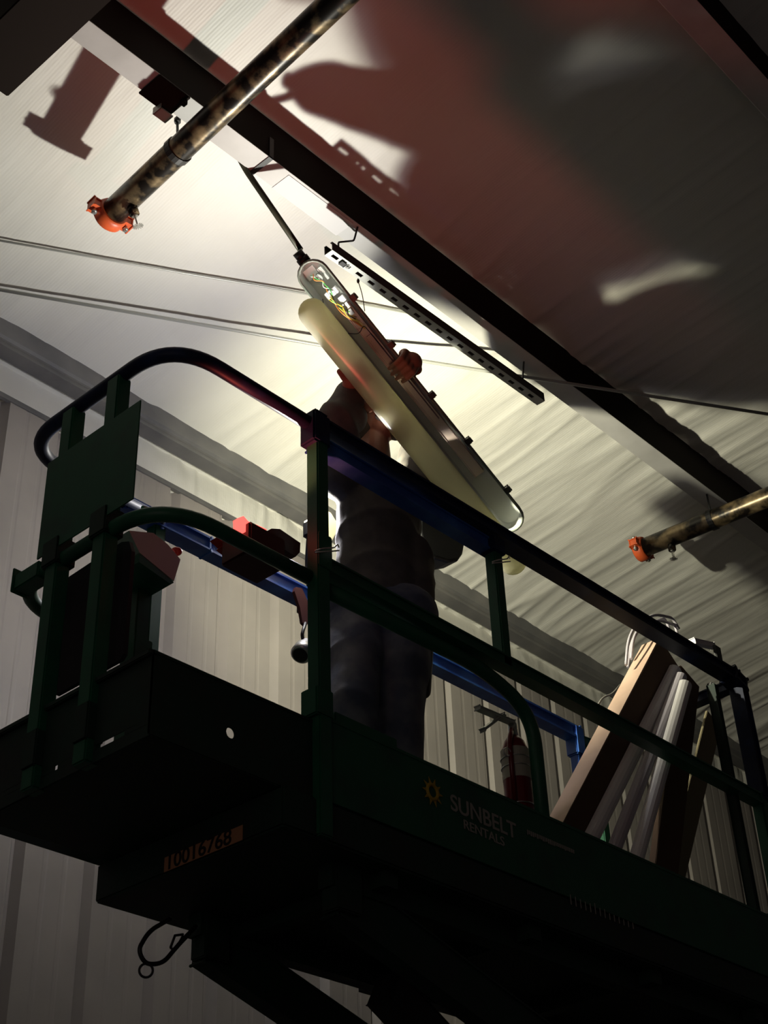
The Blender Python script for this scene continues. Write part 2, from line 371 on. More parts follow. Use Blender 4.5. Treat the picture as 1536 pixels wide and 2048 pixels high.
# ---------------------------------------------------------------- sprinkler pipes
def sprinkler_pipe(a, b, capR, label, hang_t, head_t, head_rot, R=.047):
    a = Vector(a); b = Vector(b); d = (b - a).normalized()
    root = empty('sprinkler_pipe', a, label, 'pipe', 'fire sprinkler branch pipes')
    MB().tube([a + (b - a) * k / 10 for k in range(11)], R, 28).obj('pipe', M_PIPE, root)
    side = d.cross(Vector((0, 0, 1))).normalized(); up = side.cross(d)
    m_ = MB()
    m_.tube([a - d * .028, a - d * .02, a + d * .012, a + d * .026], 1, 28, radii=[R * 1.12, R * 1.30, R * 1.30, R * 1.16])
    o = m_.obj('end_coupling', M_ORANGE, root, label='orange grooved end coupling')
    for s in (1, -1):
        ear = a + side * s * R * 1.42
        MB().obox(ear, d, side, up, .02, .016, .018, .004).obj('coupling_ear', M_ORANGE, o)
        MB().tube([ear - up * .04, ear + up * .04], .006, 8).tube([ear - up * .034, ear - up * .024], .011, 6).tube([ear + up * .026, ear + up * .036], .011, 6).obj('bolt', M_STEEL, o)
    # sprinkler head on a short outlet
    h = a + d * head_t; dn = (Matrix.Rotation(head_rot, 3, d) @ Vector((0, 0, -1)))
    MB().tube([h + dn * R * .7, h + dn * (R + .028)], .019, 14).obj('outlet', M_PIPE, root)
    sp = MB().tube([h + dn * (R + .022), h + dn * (R + .034), h + dn * (R + .036)], .012, 6).obj('sprinkler_head', M_STEEL, root)
    base = h + dn * (R + .034); q = dn.orthogonal().normalized(); q2 = dn.cross(q)
    m_ = MB()
    for s in (1, -1): m_.tube([base + q * s * .008, base + q * s * .015 + dn * .016, base + q * s * .010 + dn * .034, base + dn * .042], .0024, 6)
    m_.obj('frame_arm', M_STEEL, sp)
    MB().tube([base, base + dn * .03], .0028, 8).obj('glass_bulb', M_GALV, sp)
    m_ = MB(); c0 = base + dn * .043
    m_.tube([c0, c0 + dn * .0015], .008, 12)
    for k in range(14):
        an = 2 * pi * k / 14; e = q * cos(an) + q2 * sin(an); m_.bar(c0 + e * .006, c0 + e * .020, .0035, .0015, dn, 0)
    m_.obj('deflector', M_STEEL, sp)
    # strap hanger
    hp = a + d * hang_t; tp = Vector((hp.x - .01, hp.y, zc(hp.y) - .19))
    m_ = MB(); n = 20; w = .012
    pts = [hp + (side * cos(2 * pi * k / n) + up * sin(2 * pi * k / n)) * (R + .003) for k in range(n + 1)]
    for p, q_ in zip(pts, pts[1:]): m_.bar(p, q_, .026, .003, (p + q_) / 2 - hp, 0)
    o = m_.obj('hanger_ring', M_DSTEEL, root)
    m_ = MB(); m_.tube(fillet([hp + up * (R + .004), hp + up * (R + .02) + side * .004, tp], .01, 3), .005, 8)
    m_.tube([tp, tp + Vector((0, 0, .02))], .012, 6)
    m_.obj('hanger_rod', M_DSTEEL, root)
    return root
sprinkler_pipe((2.213, 3.20, 3.95), (2.06, 1.0, 3.95), 0, 'large mottled sprinkler pipe with orange end cap at the upper left', .40, .115, rad(22))
sprinkler_pipe((5.44, 3.11, 3.95), (5.62, .9, 3.95), 0, 'dark sprinkler pipe with orange end cap at the right edge', .39, .16, 0)

# ---------------------------------------------------------------- rods, conduit, hanging channel
def rod(name, pts, r, m__, label, cat, n=10):
    o = MB().tube(pts, r, n).obj(name, m__); return tag(o, label, cat)
def onceil(x, y, off):
    z = 4.1
    for k in range(12): z = zc(at(x, y, 2, z).y) - off
    return at(x, y, 2, z)
P0 = at(-60, 569, 2, 4.075); P1 = at(640, 690, 2, 4.12); P2 = at(1600, 838, 2, 4.06)
rod('brace_rod', [P0, P1, at(980, 743, 2, 4.075), P2], .0075, M_GALV, 'lower of two thin steel brace rods crossing under the ceiling', 'rod')
rod('brace_cable', fillet([onceil(-60, 470, .018), onceil(360, 545, .022), onceil(560, 578, .022), onceil(700, 603, .018), onceil(850, 632, .012)], .2, 6), .005, M_GALV, 'upper thinner cable crossing the bright ceiling behind the fixture', 'cable')
ch = empty('slotted_channel', at(868, 650, 2, 3.93), 'long slotted metal channel hanging under the purlin by a short wire', 'channel')
A = at(657, 505, 2, 3.90); B = at(1082, 806, 2, 3.93); dx = (B - A).normalized(); L_ = (B - A).length
sd = dx.cross(Vector((0, 0, 1))).normalized(); upv = sd.cross(dx)
# bottom web with slots
m_ = MB(); W2 = .0205; nsl = int(L_ / .066); t_ = .0025
def strip(x0, x1, y0, y1): m_.obox(A + dx * (x0 + x1) / 2 + sd * (y0 + y1) / 2, dx, sd, upv, (x1 - x0) / 2, (y1 - y0) / 2, t_ / 2)
strip(0, L_, -W2, -.007); strip(0, L_, .007, W2); xs = 0
for k in range(nsl):
    s0 = .018 + k * .066; strip(xs, s0, -.007, .007); xs = s0 + .032
strip(xs, L_, -.007, .007)
m_.obj('slotted_web', M_GALV, ch)
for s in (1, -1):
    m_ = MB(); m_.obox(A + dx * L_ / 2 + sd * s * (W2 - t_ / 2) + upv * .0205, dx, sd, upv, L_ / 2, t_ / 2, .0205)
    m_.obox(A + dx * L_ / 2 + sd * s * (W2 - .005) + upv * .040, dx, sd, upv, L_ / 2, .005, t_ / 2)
    m_.obj('channel_side', M_DSTEEL, ch)  # sides darker than the slotted web: shade painted in with dark steel
MB().tube([A + dx * .10 - upv * .004, A + dx * .10 - upv * .0015], .011, 6).tube([A + dx * .10 - upv * .012, A + dx * .10], .005, 8).obj('hex_nut', M_STEEL, ch)
MB().obox(A + dx * .075 - upv * .006, dx, sd, upv, .011, .008, .004, .002).obj('spring_clip', M_DSTEEL, ch)
pw = A + dx * .055 + upv * .04
o = MB().tube(fillet([pw, pw + Vector((0, 0, .05)), (3.0, 2.735, 4.055), (2.985, 2.70, pz)], .01, 3), .004, 8).obj('hanger_wire', M_DSTEEL)
tag(o, 'short dark hanger wire between the purlin and the slotted channel', 'wire')
pw = A + dx * (L_ - .12) + upv * .04
o = MB().tube(fillet([pw, pw + Vector((.01, 0, .06)), (pw.x + .02, 2.74, pz)], .01, 3), .004, 8).obj('hanger_wire', M_DSTEEL)
tag(o, 'hanger wire at the far right end of the slotted channel', 'wire')

# ---------------------------------------------------------------- scissor lift
LIFT = empty('scissor_lift', (3.3, 2.75, -1.6), 'green scissor lift platform with blue top rails, seen from below', 'lift')
NY, FY, DZ = 2.40, 3.10, 1.56
X0, X1, XM = 1.90, 4.77, 2.44
RT, RM_, RE = 2.665, 2.18, 2.148
# extension deck
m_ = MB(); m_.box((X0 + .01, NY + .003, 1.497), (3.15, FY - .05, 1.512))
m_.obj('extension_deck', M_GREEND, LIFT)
def plate_hole(x0, x1, z0, z1, hx, hz, hr, y, t):
    bm = bmesh.new(); n = 20; es = []
    ci = [bm.verts.new((hx + hr * cos(2 * pi * k / n), y, hz + hr * sin(2 * pi * k / n))) for k in range(n)]
    ou = [bm.verts.new(p) for p in ((x0, y, z0), (x1, y, z0), (x1, y, z1), (x0, y, z1))]
    for L_ in (ci, ou): es += [bm.edges.new((L_[k], L_[(k + 1) % len(L_)])) for k in range(len(L_))]
    bmesh.ops.triangle_fill(bm, use_beauty=True, edges=es)
    r_ = bmesh.ops.extrude_face_region(bm, geom=list(bm.faces))
    for v in r_['geom']:
        if isinstance(v, bmesh.types.BMVert): v.co.y += t
    bmesh.ops.recalc_face_normals(bm, faces=bm.faces); me = bpy.data.meshes.new('toe_board'); bm.to_mesh(me); bm.free(); return me
# near toe board of the extension with its round hole (corner piece fills the rectangle corners)
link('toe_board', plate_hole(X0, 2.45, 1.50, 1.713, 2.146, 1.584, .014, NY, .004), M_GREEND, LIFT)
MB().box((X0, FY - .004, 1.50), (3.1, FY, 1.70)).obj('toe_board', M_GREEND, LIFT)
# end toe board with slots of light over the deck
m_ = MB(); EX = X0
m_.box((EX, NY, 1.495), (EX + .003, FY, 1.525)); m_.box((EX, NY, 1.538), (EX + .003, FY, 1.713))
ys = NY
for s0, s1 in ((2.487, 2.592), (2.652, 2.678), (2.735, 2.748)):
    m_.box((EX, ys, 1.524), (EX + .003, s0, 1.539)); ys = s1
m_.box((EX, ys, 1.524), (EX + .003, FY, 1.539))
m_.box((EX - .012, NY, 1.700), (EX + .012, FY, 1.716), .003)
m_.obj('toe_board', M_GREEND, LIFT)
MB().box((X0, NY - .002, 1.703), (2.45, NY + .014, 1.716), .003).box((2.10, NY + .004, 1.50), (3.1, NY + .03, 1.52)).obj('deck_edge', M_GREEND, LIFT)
# main deck
MB().box((2.31, NY - .012, 1.395), (4.86, FY, 1.50), .006).box((2.50, NY - .012, 1.50), (4.86, FY, 1.56), .004).obj('main_deck', M_GREEND, LIFT)
MB().box((2.45, NY - .016, 1.50), (4.86, NY - .010, 1.728)).box((2.45, NY - .018, 1.718), (4.86, NY + .012, 1.732), .003).obj('toe_board', M_GREEN, LIFT)
MB().box((2.6, FY - .004, 1.56), (4.86, FY + .002, 1.71)).obj('toe_board', M_GREEN, LIFT)
for x in (2.7, 3.3, 3.9, 4.5): MB().box((x, NY + .02, 1.355), (x + .05, FY - .02, 1.396)).obj('deck_joist', M_GREEND, LIFT)
for y in (2.47, 2.96): MB().box((2.56, y, 1.335), (4.8, y + .05, 1.396)).obj('deck_beam', M_GREEND, LIFT)
# bracket steps near the deck by the main post
MB().box((2.50, NY - .006, 1.72), (2.74, NY + .006, 1.765), .003).obj('latch_plate', M_GREEN, LIFT)
# rails
TR = .0215
MB().tube(fillet([(XM + .02, NY, RT), (X0, NY, RT), (X0, FY - .02, RT), (XM, FY - .02, RT)], .17, 12), TR, 16).obj('extension_top_rail', M_NAVY, LIFT)
MB().tube(fillet([(XM, NY + .012, RE), (X0, NY + .012, RE), (X0 + .0, FY - .04, RE), (XM, FY - .04, RE)], .19, 12), .0205, 14).obj('extension_mid_rail', M_GREEN, LIFT)
MB().box((X0 - .025, 2.88, RE - .025), (X0 + .025, 2.985, RE + .025), .004).box((X0 - .03, 2.985, RE - .03), (X0 + .03, 2.992, RE + .045), .002).obj('rail_sleeve', M_GREEN, LIFT)
# main top rail (blue black), near side, with the inner slide rail under it
MB().bar((XM, NY, RT + .005), (X1 - .02, NY, RT + .035), .044, .044, bev=.008).obj('top_rail', M_NAVY, LIFT)
MB().bar((XM, NY + .012, RT - .050), (3.27, NY + .012, RT - .043), .036, .046, bev=.006).obj('slide_rail', M_BLUE, LIFT)
MB().bar((XM, FY, RT), (4.66, FY, RT + .01), .040, .055, bev=.008).obj('top_rail', M_BLUE, LIFT, label='blue far top rail')
MB().bar((XM - .15, FY, RT + .0), (XM + .2, FY, RT + .001), .046, .05, bev=.006).obj('rail_sleeve', M_BLUE, LIFT)
MB().box((4.62, FY - .03, RT - .09), (4.68, FY + .03, RT + .04), .006).box((4.63, FY - .02, RT - .32), (4.67, FY + .02, RT - .08), .004).obj('rail_bracket', M_BLUE, LIFT, label='bright blue rail bracket')
MB().bar((4.66, FY, RT - .01), (X1, FY, RT + .0), .036, .036).obj('top_rail', M_GREEN, LIFT)
# main mid rail near side + extension mid rail ending in the bend down
MB().bar((XM, NY - .004, RM_ + .012), (X1 - .02, NY - .004, RM_ + .012), .034, .042, bev=.006).obj('mid_rail', M_GREEN, LIFT)
MB().tube(fillet([(XM, NY + .012, RM_ - .045), (3.16, NY + .012, RM_ - .03), (3.40, NY + .012, RM_ - .10), (3.40, NY + .012, 1.56)], .14, 10), .022, 14).obj('slide_mid_rail', M_GREEN, LIFT)
MB().bar((XM, FY, RM_), (X1, FY, RM_), .034, .038).obj('mid_rail', M_GREEN, LIFT)
# posts
def post(x, y, z0, z1, w=.045, mt=None, nm='guard_post'): return MB().box((x - w / 2, y - w / 2, z0), (x + w / 2, y + w / 2, z1), .004).obj(nm, mt or M_GREEN, LIFT)
post(XM + .005, NY - .004, 1.40, RT + .0, .046); post(XM - .005, FY, 1.50, RT - .02)
MB().box((XM - .035, NY - .032, RT - .075), (XM + .035, NY + .030, RT + .035), .006).box((XM - .028, NY - .03, RT + .03), (XM + .028, NY + .028, RT + .045), .006).obj('post_collar', M_NAVY, LIFT)
MB().box((XM - .032, NY - .03, 1.72), (XM + .032, NY + .03, 1.80), .004).obj('post_socket', M_GREEN, LIFT)
MB().box((XM - .018, NY - .030, RM_ - .01), (XM + .034, NY - .026, RM_ + .10), .003).obj('post_sleeve', M_GREEN, LIFT)
post(3.255, NY, RM_, RT - .02, .042); post(3.4, FY, 1.56, RT - .02, .04); post(4.3, FY, 1.56, RM_, .04)
MB().box((3.225, NY - .03, RT - .075), (3.285, NY + .03, RT - .015), .004).obj('post_collar', M_NAVY, LIFT)
MB().bar((X1, NY, RT + .03), (X1 + .01, NY, 2.2), .046, .046, bev=.006).obj('guard_post', M_NAVY, LIFT)
MB().bar((X1, NY, 2.21), (X1, NY, 1.56), .046, .046, bev=.006).obj('guard_post', M_GREEN, LIFT)
post(X1, FY, 1.56, RT + .02)
MB().bar((X1 - .06, NY, RT + .035), (X1 + .015, NY, RT + .012), .052, .046, bev=.01).obj('rail_elbow', M_NAVY, LIFT)
for z in (RT,): MB().bar((X1, NY, z + .02), (X1, FY, z), .038, .038, bev=.006).obj('end_rail', M_NAVY if z == RT else M_GREEND, LIFT)
MB().box((X1 - .01, NY, 1.56), (X1 + .012, FY, 1.78), .003).obj('end_toe_board', M_GREEN, LIFT)
MB().bar((4.62, NY + .02, 1.57), (4.60, NY + .02, 2.62), .03, .02).obj('gate_post', M_GREEND, LIFT)
MB().box((4.62, NY - .012, RT + .045), (4.665, NY + .0, RT + .135), .003).obj('hinge_plate', M_DSTEEL, LIFT)
MB().box((4.625, NY + .03, RT - .06), (4.67, NY + .06, RT - .01), .006).obj('hinge_block', M_DSTEEL, LIFT)
# end posts of the extension
for y in (2.625, 2.825):
    MB().bar((X0, y, 1.495), (X0, y, RT - .01), .046, .05, (0, 1, 0), .004).obj('guard_post', M_GREEN, LIFT)
    MB().box((X0 - .032, y - .034, RM_ - .05), (X0 + .032, y + .034, RM_ + .03), .004).obj('post_collar', M_GREEND, LIFT)
    MB().box((X0 - .027, y - .027, 1.55), (X0 + .027, y + .027, 1.65), .004).obj('post_socket', M_GREEND, LIFT)
MB().box((1.872, 2.487, 2.174), (1.876, 2.885, 2.492)).obj('sign_plate', M_GREEN, LIFT, label='flat green plate on the end rail')
MB().prism([(1.955, 2.585, 1.80), (1.955, 2.585, 2.10), (1.955, 2.598, 2.135), (1.955, 2.63, 2.148), (1.955, 2.85, 2.14), (1.955, 2.865, 2.125), (1.955, 2.865, 1.80), (1.955, 2.855, 1.788), (1.955, 2.598, 1.788)], (.012, 0, 0)).obj('rubber_pad', M_RUB, LIFT, label='black padded board behind the end posts')
MB().obox((2.0, 2.58, 2.235), (1, .2, .35), (0, 1, 0), (-.35, 0, 1), .028, .005, .017, .002).obj('latch_clip', mat('pale_green_paint', (.22, .42, .28), .5), LIFT, label='pale green latch clip')
# control box
q = [(258, 1061), (307, 1066), (336, 1089), (361, 1119), (348, 1162), (279, 1105)]
pl = [at(x, y, 1, 2.86) for x, y in q]
cb = MB().prism(pl, (0, .11, 0)).obj('control_box', M_GREYBOX, LIFT, label='grey control box with green underside')
un = [at(279, 1106, 1, 2.858), at(348, 1164, 1, 2.858)]
MB().prism([un[0] + Vector((0, 0, -.002)), un[1] + Vector((0, 0, -.002)), un[1] + Vector((-.01, 0, -.012)), un[0] + Vector((.0, 0, -.03))], (0, .13, 0)).obj('bottom_cover', M_GREEN, cb)
e = at(346, 1097, 1, 2.88); MB().sphere(e + Vector((.014, 0, -.004)), .017, (1, 1, .75)).tube([e + Vector((0, 0, -.015)), e + Vector((.012, 0, -.006))], .010, 10).obj('stop_button', mat('red_plastic', (.45, .03, .02), .4), cb)
MB().box((2.262, 2.945, 1.80), (2.312, 2.995, 2.30), .004).box((2.255, 2.935, 1.80), (2.32, 3.0, 2.12 - .0), .003).obj('control_post', M_GREEN, LIFT)
# wire pins
for x, z in ((XM + .01, RM_ + .045), (3.25, RT - .115)):
    MB().tube(fillet([(x - .045, NY - .03, z - .02), (x - .03, NY - .045, z - .012), (x + .01, NY - .05, z + .006), (x + .03, NY - .045, z + .03), (x + .05, NY - .03, z + .036)], .01, 4), .0022, 8).tube([(x - .045, NY - .03, z - .025), (x + .02, NY - .05, z + .001), (x + .045, NY - .035, z + .02)], .0022, 8).obj('retaining_pin', M_STEEL, LIFT)

# lettering and marks
def text_mesh(txt, size, ext=.0006):
    cu = bpy.data.curves.new('t', 'FONT'); cu.body = txt; cu.size = size; cu.extrude = ext; cu.offset = size * .012; cu.align_x = 'LEFT'
    to = bpy.data.objects.new('t', cu); COL.objects.link(to); bpy.context.view_layer.update()
    me = bpy.data.meshes.new_from_object(to.evaluated_get(bpy.context.evaluated_depsgraph_get()))
    bpy.data.objects.remove(to); return me
def lettering(name, txt, size, origin, xd, yd, material, parent, sx=1.0, bold=0, label=None):
    me = text_mesh(txt, size)
    xd = Vector(xd).normalized(); yd = Vector(yd).normalized(); nd = xd.cross(yd)
    M = Matrix(((xd.x, yd.x, nd.x, origin[0]), (xd.y, yd.y, nd.y, origin[1]), (xd.z, yd.z, nd.z, origin[2]), (0, 0, 0, 1))) @ Matrix.Diagonal((sx, 1, 1, 1))
    me.transform(M); me.materials.clear()
    o = link(name, me, material, parent)
    if label: o['label'] = label
    return o
FX = NY - .0175
lettering('lettering', 'SUNBELT', .067, (2.935, FX, 1.617), (1, 0, -.02), (0, 0, 1), M_WPRINT, LIFT, 1.05, label='white SUNBELT lettering')
lettering('lettering', 'RENTALS', .038, (2.985, FX, 1.577), (1, 0, -.02), (0, 0, 1), M_WPRINT, LIFT, 1.15, label='white RENTALS lettering')
m_ = MB(); c0 = Vector((2.862, FX, 1.645))
m_.ring(c0, (0, 1, 0), .021, .006, 24, 4)
for k in range(10):
    an = 2 * pi * k / 10; m_.prism([c0 + Vector((cos(an - .2) * .026, 0, sin(an - .2) * .026)), c0 + Vector((cos(an + .2) * .026, 0, sin(an + .2) * .026)), c0 + Vector((cos(an) * .043, 0, sin(an) * .043))], (0, -.001, 0))
m_.obj('sun_emblem', M_SUN, LIFT, label='yellow sun emblem')
m_ = MB(); x = 3.275; random.seed(3)                      # line of print too small to read in the photograph
for k in range(26):
    w = random.choice((.004, .006, .007)); m_.box((x, FX - .0006, 1.640 + random.choice((0, .003))), (x + w, FX, 1.655)); x += w + .003
m_.obj('fine_print', M_WPRINT, LIFT)['kind'] = 'stuff'
m_ = MB(); x = 3.455
for k in range(14):
    h_ = .034 if k < 8 else .022; w = .008; m_.box((x, FX - .0006 + .0, 1.478), (x + w * .5, FX, 1.478 + h_ * random.uniform(.7, 1))); x += .024
m_.obj('worn_print', M_WPRINT, LIFT)['kind'] = 'stuff'
EXF = 2.3085
MB().box((EXF - .0004, 2.528, 1.399), (EXF + .001, 2.818, 1.438)).obj('number_sticker', M_AMBER, LIFT, label='faded orange number sticker')
lettering('number_lettering', '10016768', .056, (EXF - .0012, 2.812, 1.402), (0, -1, 0), (0, 0, 1), M_INK, LIFT, 1.10)

# scissor stack, base and wheels
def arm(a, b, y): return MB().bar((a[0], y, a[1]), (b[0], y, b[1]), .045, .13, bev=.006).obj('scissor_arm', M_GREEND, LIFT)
zl = [1.33, .74, .12, -.50, -1.06]
for i in range(4):
    for y in (2.50, 2.99): arm((2.60, zl[i]), (4.62, zl[i + 1]), y)
    for y in (2.56, 2.93): arm((4.62, zl[i]), (2.60, zl[i + 1]), y)
for z in zl[1:4]:
    for x in (2.6, 4.62): MB().tube([(x, 2.47, z), (x, 3.02, z)], .022, 12).obj('pivot_pin', M_DSTEEL, LIFT)
for x in (2.60, 4.62):
    for y in (2.46, 2.95): MB().box((x - .03, y, 1.275), (x + .06, y + .06, 1.40), .004).obj('arm_bracket', M_GREEND, LIFT)
MB().box((2.40, 2.42, -1.42), (4.80, 3.08, -1.14), .01).obj('base_chassis', M_GREEN, LIFT)
for x in (2.75, 4.45):
    for y in (2.42, 3.08): MB().tube([(x, y - .05, -1.44), (x, y + .05, -1.44)], .16, 28).obj('wheel', M_BLACK, LIFT)
MB().bar((3.05, 2.75, 1.24), (3.95, 2.75, .75), .09, .09).obj('lift_cylinder', M_DSTEEL, LIFT)

# strap loop hanging below the deck
ly = 2.95
lan = empty('tie_down_strap', at(330, 1850, 1, ly), 'dark strap loop with a ring dangling under the platform deck', 'strap')
MB().tube(fillet([at(340, 1838, 1, ly), at(298, 1862, 1, ly), at(276, 1900, 1, ly), at(290, 1928, 1, ly), at(325, 1928, 1, ly), at(352, 1895, 1, ly), at(392, 1852, 1, ly)], .03, 6), .006, 10).obj('strap', M_BLACK, lan)
c0 = at(292, 1941, 1, ly); MB().ring(c0, (.5, .8, .1), .017, .0032).obj('ring', M_BLACK, lan)
c0 = at(354, 1880, 1, ly); m_ = MB(); m_.tube([at(341, 1895, 1, ly), at(350, 1871, 1, ly), at(366, 1869, 1, ly)], .0035, 8).tube([at(341, 1895, 1, ly), at(349, 1902, 1, ly), at(366, 1872, 1, ly)], .0035, 8).obj('snap_hook', M_BLACK, lan)

# ---------------------------------------------------------------- work light on the far rail
wl = empty('work_light', (LAMP[0], 3.06, 2.70), 'lit work light clamped on the far rail behind the worker', 'lamp')
MB().box((LAMP[0] + .02, 3.06, 2.62), (LAMP[0] + .06, 3.14, 2.71), .006).obj('clamp', M_BLACK, wl)
MB().tube(fillet([(LAMP[0] + .04, 3.09, 2.70), (LAMP[0] + .04, 3.10, 2.82), (LAMP[0], 3.05, 2.89)], .04, 5), .011, 10).obj('stem', M_DSTEEL, wl)
hd = MB().box((LAMP[0] - .020, 3.03, 2.88), (LAMP[0] + .020, 3.07, 2.945), .008).obj('lamp_head', M_BLACK, wl)
MB().box((LAMP[0] - .015, 3.035, 2.944), (LAMP[0] + .015, 3.065, 2.952), .003).obj('lit_lens', M_LENSGLOW, hd)
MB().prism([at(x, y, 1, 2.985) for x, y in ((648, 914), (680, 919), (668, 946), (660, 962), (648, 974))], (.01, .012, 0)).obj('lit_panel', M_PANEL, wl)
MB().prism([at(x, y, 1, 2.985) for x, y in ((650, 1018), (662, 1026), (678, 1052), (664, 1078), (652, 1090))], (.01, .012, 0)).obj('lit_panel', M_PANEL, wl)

# glowing red lamp box on the near mid rail
rb = empty('red_warning_light', (2.30, 2.48, 2.15), 'dark red box with a glowing red lens on the near mid rail', 'lamp')
MB().box((2.235, 2.445, 2.165), (2.37, 2.56, 2.262), .006).obj('body', M_DRED, rb)
q = [(476, 1036), (487, 1032), (497, 1043), (519, 1052), (534, 1059), (511, 1074), (477, 1056)]
MB().prism([at(x, y, 1, 2.462) for x, y in q], (0, .02, 0)).obj('glowing_lens', M_REDGLOW, rb)
q = [(534, 1062), (543, 1057), (560, 1058), (601, 1086), (600, 1104), (592, 1113), (540, 1082)]
MB().prism([at(x, y, 1, 2.47) for x, y in q], (0, .07, 0)).obj('battery_pack', M_DRED, rb)
q = [(434, 1074), (441, 1072), (450, 1080), (480, 1095), (478, 1110), (462, 1104), (447, 1092), (450, 1088)]
MB().prism([at(x, y, 1, 2.56) for x, y in q], (0, .03, 0)).obj('side_clip', mat('red_plastic', (.45, .03, .02), .4), rb)

# strap and round canister on the far rail
ca = empty('hanging_canister', (3.0, 3.05, 2.60), 'round silver canister hanging from a dark red strap on the far blue rail', 'canister')
m_ = MB(); yy = 3.06
m_.prism([at(592, 1174, 1, yy), at(604, 1176, 1, yy), at(617, 1205, 1, yy), at(622, 1240, 1, yy), at(612, 1252, 1, yy), at(605, 1245, 1, yy), at(600, 1215, 1, yy), at(589, 1182, 1, yy)], (0, .012, 0))
m_.obj('strap', M_DRED, ca)
MB().tube(fillet([at(611, 1246, 1, yy), at(604, 1268, 1, yy), at(606, 1280, 1, yy)], .01, 3), .006, 8).obj('cord', M_BLACK, ca)
c0 = at(607, 1300, 1, yy); ax = Vector((-.5, -.1, -.75)).normalized()
MB().tube([c0 - ax * .035, c0 - ax * .012, c0 - ax * .010, c0 + ax * .028, c0 + ax * .034], 1, 24, radii=[.026, .028, .034, .036, .030]).obj('body', M_STEEL, ca)
MB().tube([c0 + ax * .0345, c0 + ax * .036], .026, 20).obj('face', M_BLACK, ca)

# fire extinguisher on the near side
fx = empty('fire_extinguisher', at(1030, 1600, 1, 2.50), 'fire extinguisher with dark red base and pale label inside the near rail', 'extinguisher')
xe, ye, R = at(1032, 1530, 1, 2.50).x, 2.50, .044
MB().tube([(xe, ye, 1.60), (xe, ye, 1.615), (xe, ye, 1.98), (xe, ye, 2.015), (xe, ye, 2.035)], 1, 24, radii=[R * .9, R, R, R * .75, R * .4]).obj('cylinder', M_EXT, fx)
MB().tube([(xe, ye, 1.885), (xe, ye, 1.985)], R + .0012, 24, cap=False).obj('label_sleeve', M_EXTL, fx)
for z in (1.955, 1.925, 1.80): MB().ring((xe, ye, z), (0, 0, 1), R + .002, .002).obj('band', M_STEEL, fx)
MB().tube([(xe, ye, 2.03), (xe, ye, 2.075)], .016, 12).obj('valve', M_STEEL, fx)
hA = at(1008, 1426, 1, ye); hB = at(955, 1416, 1, ye)
MB().bar(hB, hA + Vector((.04, 0, -.02)), .018, .010).obj('handle', M_GALV, fx)
MB().bar(at(965, 1460, 1, ye), at(1005, 1430, 1, ye), .016, .008).obj('lever', M_GALV, fx)
MB().tube(fillet([(xe - .02, ye - .01, 2.05), (xe - .05, ye - .02, 2.0), (xe - .05, ye - .02, 1.80)], .03, 5), .008, 10).obj('hose', M_EXT, fx)
MB().ring((xe - .067, ye - .02, 1.955), (.3, 1, .2), .013, .0016).obj('pull_ring', M_STEEL, fx)

# ---------------------------------------------------------------- boxes and lens covers leaning at the far end
def lean(name, bl, tl, dvec, yw, label, cat, material, lit_side_mat=None, group=None):
    """a long board or box: bottom and top points of its near left edge, depth vector along the lean plane, thickness in Y"""
    bl = Vector(bl); tl = Vector(tl); a = (tl - bl); l = a.length; a.normalize(); d = Vector((a.z, 0, -a.x)).normalized()
    root = empty(name, bl, label, cat, group)
    MB().obox(bl + a * l / 2 + d * dvec / 2 + Vector((0, yw / 2, 0)), a, d, (0, 1, 0), l / 2, dvec / 2, yw / 2, .002).obj('box_body', material, root)
    if lit_side_mat: MB().obox(bl + a * l / 2 - d * .0012 + Vector((0, yw / 2, 0)), a, d, (0, 1, 0), l / 2 - .004, .001, yw / 2 - .002).obj('box_side', lit_side_mat, root, label='narrow side painted paler where the lamp falls')
    return root
def ext(p, q, z):
    """extend the line q->p down to height z"""
    t = (z - q.z) / (p.z - q.z); return q + (p - q) * t
b0 = at(1135, 1630, 1, 2.54); b1 = at(1320, 1275, 1, 2.54)
lean('carton', ext(b0, b1, 1.59), b1, .14, .085, 'long tan carton leaning at the far end of the platform', 'box', M_CARDD, M_CARD)  # brown body, tan narrow side: shaded and lit faces painted in
random.seed(5)
def cover(bp, tp, w, mt, label, y):
    bp = at(*bp, 1, y); tp = at(*tp, 1, y); bp = ext(bp, tp, 1.6)
    a = (tp - bp); l = a.length; a.normalize(); d = Vector((a.z, 0, -a.x)).normalized()
    m_ = MB(); n = 8; rows = []
    prof = [(-w / 2 * cos(pi * k / n), -.030 * sin(pi * k / n)) for k in range(n + 1)]
    for t in (0, 1):
        rows.append([m_.bm.verts.new(bp + a * l * t + d * (u + w / 2) + Vector((0, v, 0))) for u, v in prof] + [m_.bm.verts.new(bp + a * l * t + d * (u * .95 + w / 2) + Vector((0, v * .9 + .003, 0))) for u, v in reversed(prof)])
    k = len(rows[0])
    for i in range(k): f = m_.bm.faces.new((rows[0][i], rows[0][(i + 1) % k], rows[1][(i + 1) % k], rows[1][i])); f.smooth = False
    m_.bm.faces.new(rows[0]); m_.bm.faces.new(list(reversed(rows[1])))
    o = m_.obj('lens_cover', mt); return tag(o, label, 'lens cover', 'light covers leaning beside the carton')
cover((1168, 1668), (1340, 1330), .058, M_WHITEP, 'leftmost pale lens cover of the leaning three, against the long tan carton', 2.535)
cover((1216, 1690), (1352, 1345), .050, M_LAV, 'middle lens cover of the three leaning at the platform end', 2.500)
cover((1262, 1700), (1360, 1360), .056, M_WHITEP, 'rightmost lens cover of the leaning three, next to the brown carton', 2.465)
b0 = at(1312, 1718, 1, 2.545); b1 = at(1362, 1330, 1, 2.545)
